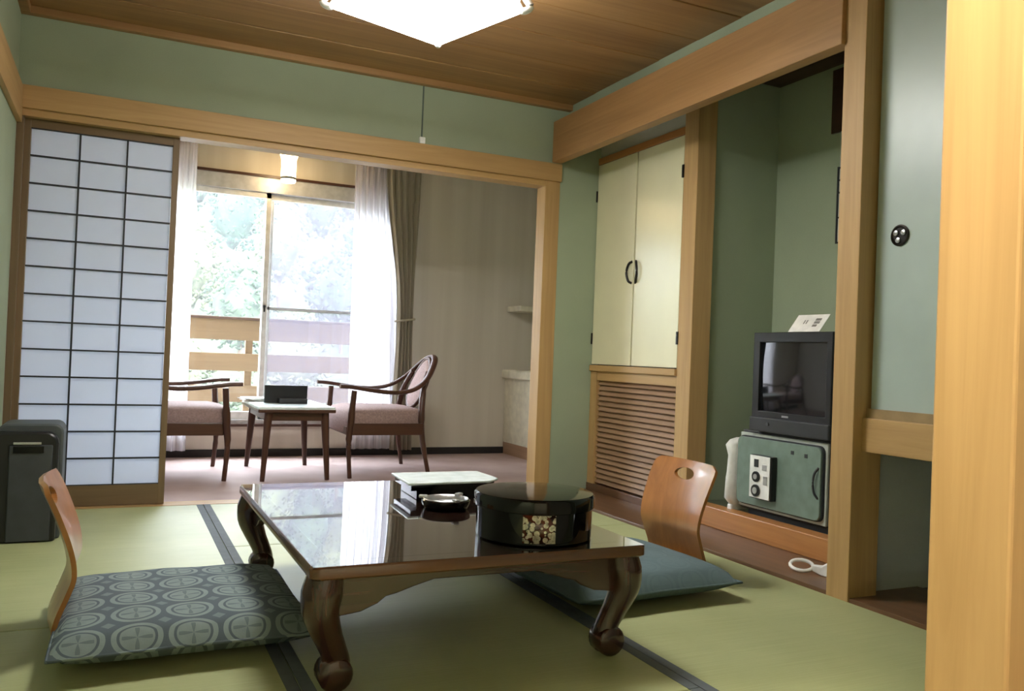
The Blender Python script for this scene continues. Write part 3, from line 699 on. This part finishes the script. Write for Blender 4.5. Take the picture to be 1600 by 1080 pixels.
oval = [(.058*math.cos(2*PI*i/24), .372+.022*math.sin(2*PI*i/24)) for i in range(24)]
def hole(bk, root):
    cut = MB().prism([(y, z) for y, z in oval], 0, -.2, .1).build('cutter', 'bent_ply'); cut.parent = root
    cut_hole(bk, cut)
hole(bkR, fcR)
fcL = copy_tree(fcR); fcL['label'] = 'bent plywood floor chair beside the dark heater'
fcL.location = (.368, -1.87, .0); fcL.rotation_euler = (0, 0, 0)
def cushion(label, loc, rz, mat, sx=.30, sy=.30, h=.052):
    c = thing('floor_cushion', label, 'cushion', loc, rz, 'square floor cushions')
    N = 20; top = []; bot = []
    for i in range(N+1):
        rt, rb = [], []
        for j in range(N+1):
            u, v = 2*i/N-1, 2*j/N-1
            e = max(0, 1-u**4)*max(0, 1-v**4); hh = h*(e**.33)
            pin = 1-.035*(1-abs(u*v))*(max(abs(u), abs(v))**6)
            x, y = u*sx*pin, v*sy*pin
            wob = .003*math.sin(9*u+3*v)*e
            rt.append((x, y, .042+hh+wob)); rb.append((x, y, .042-.040*(e**.35)))
        top.append(rt); bot.append(rb)
    m = MB(); m.grid([list(r) for r in zip(*top)][::-1] if False else top); m.grid([r[::-1] for r in bot])
    o = m.build('cover', mat, c, smooth=180)
    edge = [top[i][0] for i in range(N+1)]+[top[N][j] for j in range(1, N+1)]+[top[i][N] for i in range(N-1, -1, -1)]+[top[0][j] for j in range(N-1, 0, -1)]
    MB().tube(edge, .004, 6, closed=True).build('piping', mat, c, smooth=60)
    return c
cushion('blue-grey floor cushion patterned with pale round medallions', (.645, -1.925, .018), .02, 'zabuton_cloth', .315, .328, .056)
cushion('faintly patterned blue-grey floor cushion in front of the closet', (2.04, -1.885, .018), .06, 'zabuton_faint', .325, .31, .06)

# ================================================================== ALCOVE: FRIDGE, TELEVISION AND SMALL THINGS
off = (3.3, -1.54, .1)
fg = thing('mini_fridge', 'small grey-green minibar fridge with black case in alcove', 'fridge', off)
B(3.145, 3.50, -1.835, -1.26, .125, .49, off=off).build('case', 'black_plastic', fg, bevel=.006)
B(3.16, 3.48, -1.80, -1.30, .1, .13, off=off).build('foot_base', 'black_rubber', fg)
B(3.132, 3.147, -1.80, -1.262, .135, .478, off=off).build('door_gasket', 'gasket', fg, bevel=.003)
dp = [(-1.29, .15)]
def rr2(y0, y1, z0, z1, r):
    out = []
    for cx, cz, a0 in ((y1-r, z1-r, 0), (y0+r, z1-r, PI/2), (y0+r, z0+r, PI), (y1-r, z0+r, 3*PI/2)):
        for i in range(5): a = a0+PI/2*i/4; out.append((cx+r*math.cos(a), cz+r*math.sin(a)))
    return out
MB(off).prism(rr2(-1.79, -1.265, .148, .465, .03), 0, 3.1215, 3.133).build('door_seam', 'lattice_dark', fg)
dr = MB(off).prism(rr2(-1.783, -1.265, .153, .459, .027), 0, 3.112, 3.132).build('door', 'fridge_green', fg, bevel=.003)
MB(off).tube(spline([(3.113, -1.772, .375), (3.10, -1.762, .35), (3.098, -1.757, .31), (3.10, -1.762, .27), (3.113, -1.772, .245)], 4), .005, 8).build('handle', 'dark_plastic', dr, smooth=60)
cb = B(3.08, 3.112, -1.53, -1.392, .193, .388, off=off).build('timer_box', 'black_plastic', dr, bevel=.003)
B(3.0765, 3.0815, -1.522, -1.394, .197, .386, off=off).build('face_plate', 'white_plastic', fg, bevel=.001)
B(3.074, 3.077, -1.452, -1.424, .335, .370, off=off).build('coin_slot', 'dark_plastic', fg)
B(3.074, 3.077, -1.505, -1.475, .325, .350, off=off).build('button', 'silver', fg, bevel=.001)
B(3.074, 3.077, -1.510, -1.485, .262, .300, off=off).build('button', 'silver', fg, bevel=.001)
for z, r, r2 in ((.292, .024, .012), (.230, .027, .015)):
    MB(off).lathe([(r, 0), (r, .006), (r*.7, .007)], (3.070, -1.440, z), 20, 0).build('dial', 'black_plastic', fg, smooth=40)
    MB(off).lathe([(r2, 0), (r2, .004)], (3.067, -1.440, z), 16, 0).build('dial_cap', 'silver', fg, smooth=40)
for y, z in ((-1.62, .42), (-1.70, .415)): B(3.110, 3.113, y-.008, y+.008, z-.008, z+.008, off=off).build('badge', 'dark_plastic', dr)
# television
off = (3.3, -1.585, .49)
tv = thing('television', 'old black tube television on top of minibar fridge', 'television', off)
def ringx(x, y0, y1, z0, z1): return [(x, y0, z0), (x, y1, z0), (x, y1, z1), (x, y0, z1)]
MB(off).loft([list(reversed(r)) for r in (ringx(3.14, -1.815, -1.352, .5, .94), ringx(3.24, -1.81, -1.357, .5, .935), ringx(3.40, -1.72, -1.45, .52, .86), ringx(3.48, -1.70, -1.47, .54, .82))]).build('rear_housing', 'black_plastic', tv, bevel=.008)
fm = MB(off).box(3.115, 3.145, -1.822, -1.348, .898, .942).box(3.115, 3.145, -1.822, -1.348, .555, .585).box(3.115, 3.145, -1.822, -1.793, .58, .90).box(3.115, 3.145, -1.39, -1.348, .58, .90)
fm.build('bezel', 'black_plastic', tv, bevel=.003)
B(3.105, 3.2, -1.825, -1.345, .492, .558, off=off).build('base_panel', 'dark_plastic', tv, bevel=.006)
rows = []
for i in range(9):
    z = .583+.317*i/8; rows.append([(3.133-.012*(1-((i-4)/4)**2*.5-((j-4)/4)**2*.5), -1.795+.407*j/8, z) for j in range(9)])
MB(off).grid([r[::-1] for r in rows]).build('screen', 'screen_glass', tv, smooth=180)
B(3.1125, 3.1155, -1.585, -1.545, .566, .574, off=off).build('badge', 'silver', tv)
MB(off).lathe([(.008, 0), (.008, .006)], (3.099, -1.47, .53), 12, 0).build('power_button', 'grey_plastic', tv, smooth=40)
# card on the television
cd = thing('notice_card', 'white printed notice card leaning on top of television', 'card', (3.14, -1.63, .944))
q = B(-.001, .001, -.092, .092, 0, .098).build('card', 'paper_white', cd)
for y0, y1, z0, z1 in ((.012, .018, .045, .066), (.026, .032, .045, .066), (-.062, -.03, .062, .075), (-.062, -.03, .045, .058), (-.055, -.03, .028, .040)):
    B(-.0018, -.001, y0, y1, z0, z1).build('print', 'ink_grey', q)
q.rotation_euler = (0, math.radians(38), 0)
# bag beside the fridge
bg_ = thing('plastic_bag', 'white plastic bag hanging beside the minibar fridge', 'bag', (3.16, -1.214, .1))
rings = []
for z, a, b in ((.03, .05, .02), (.06, .075, .028), (.16, .07, .026), (.26, .06, .03), (.31, .07, .036), (.335, .05, .03), (.345, .02, .012)):
    rings.append([(a*math.cos(2*PI*i/14)*(1+.08*math.sin(5*i+z*30)), b*math.sin(2*PI*i/14)*(1+.12*math.sin(3*i+z*50))-.006, z) for i in range(14)])
MB().loft(rings).build('bag_body', 'white_plastic', bg_, smooth=60)
B(-.02, -.008, -.034, -.024, .05, .2).build('dark_tag', 'dark_plastic', bg_, bevel=.002)
B(-.05, .05, -.02, .01, .0, .032).build('bag_bottom', 'white_plastic', bg_, bevel=.008)
# white scoop on the board
sp = thing('white_scoop', 'small white plastic scoop with looped handle on board strip', 'scoop', (2.892, -2.04, .012), math.radians(-55))
MB().tube([(-.085+.042*math.cos(2*PI*i/20), .016*math.sin(2*PI*i/20), .026+.017*math.sin(2*PI*i/20)) for i in range(20)], .007, 8, closed=True).build('loop_handle', 'white_plastic', sp, smooth=60)
MB().loft([[(-.046, -.012, .014), (-.046, .012, .014), (-.046, .012, .034), (-.046, -.012, .034)], [(-.01, -.02, .002), (-.01, .02, .002), (-.01, .02, .034), (-.01, -.02, .034)], [(.05, -.045, .0), (.05, .045, .0), (.05, .045, .075), (.05, -.045, .075)]]).build('scoop_body', 'white_plastic', sp, bevel=.003)
# framed rack on the alcove back wall, mostly behind the pillar
fr_ = thing('wall_frame', 'dark framed hanging panel on the alcove wall behind pillar', 'frame', (XB, -1.585, 1.39))
B(-.012, .0, -.25, .25, .54, .85).build('dark_board', 'dark_wood_y', fr_)
B(-.010, .0, -.20, .19, .0, .54).build('panel', 'recess_wall', fr_)
for z in (.0, .12, .24, .30, .36): B(-.014, -.009, -.2, .2, z, z+.008).build('bar', 'lattice_dark', fr_)
for y in (-.2, .192): B(-.014, -.009, y, y+.008, .0, .37).build('bar', 'lattice_dark', fr_)

# ================================================================== MIST OVER THE VALLEY
t = NT('mist'); t.t.nodes.remove(t.b); vsn = t.n('ShaderNodeVolumeScatter'); vsn.inputs['Color'].default_value = (.97, .985, 1, 1); vsn.inputs['Density'].default_value = .0016
t.l(vsn.outputs[0], t.out.inputs['Volume']); M['mist'] = t.m
tag(B(-40, 60, 10, 75, -12, 34).build('mist', 'mist'), 'pale mist hanging over the wooded hillside', 'mist', kind='stuff')
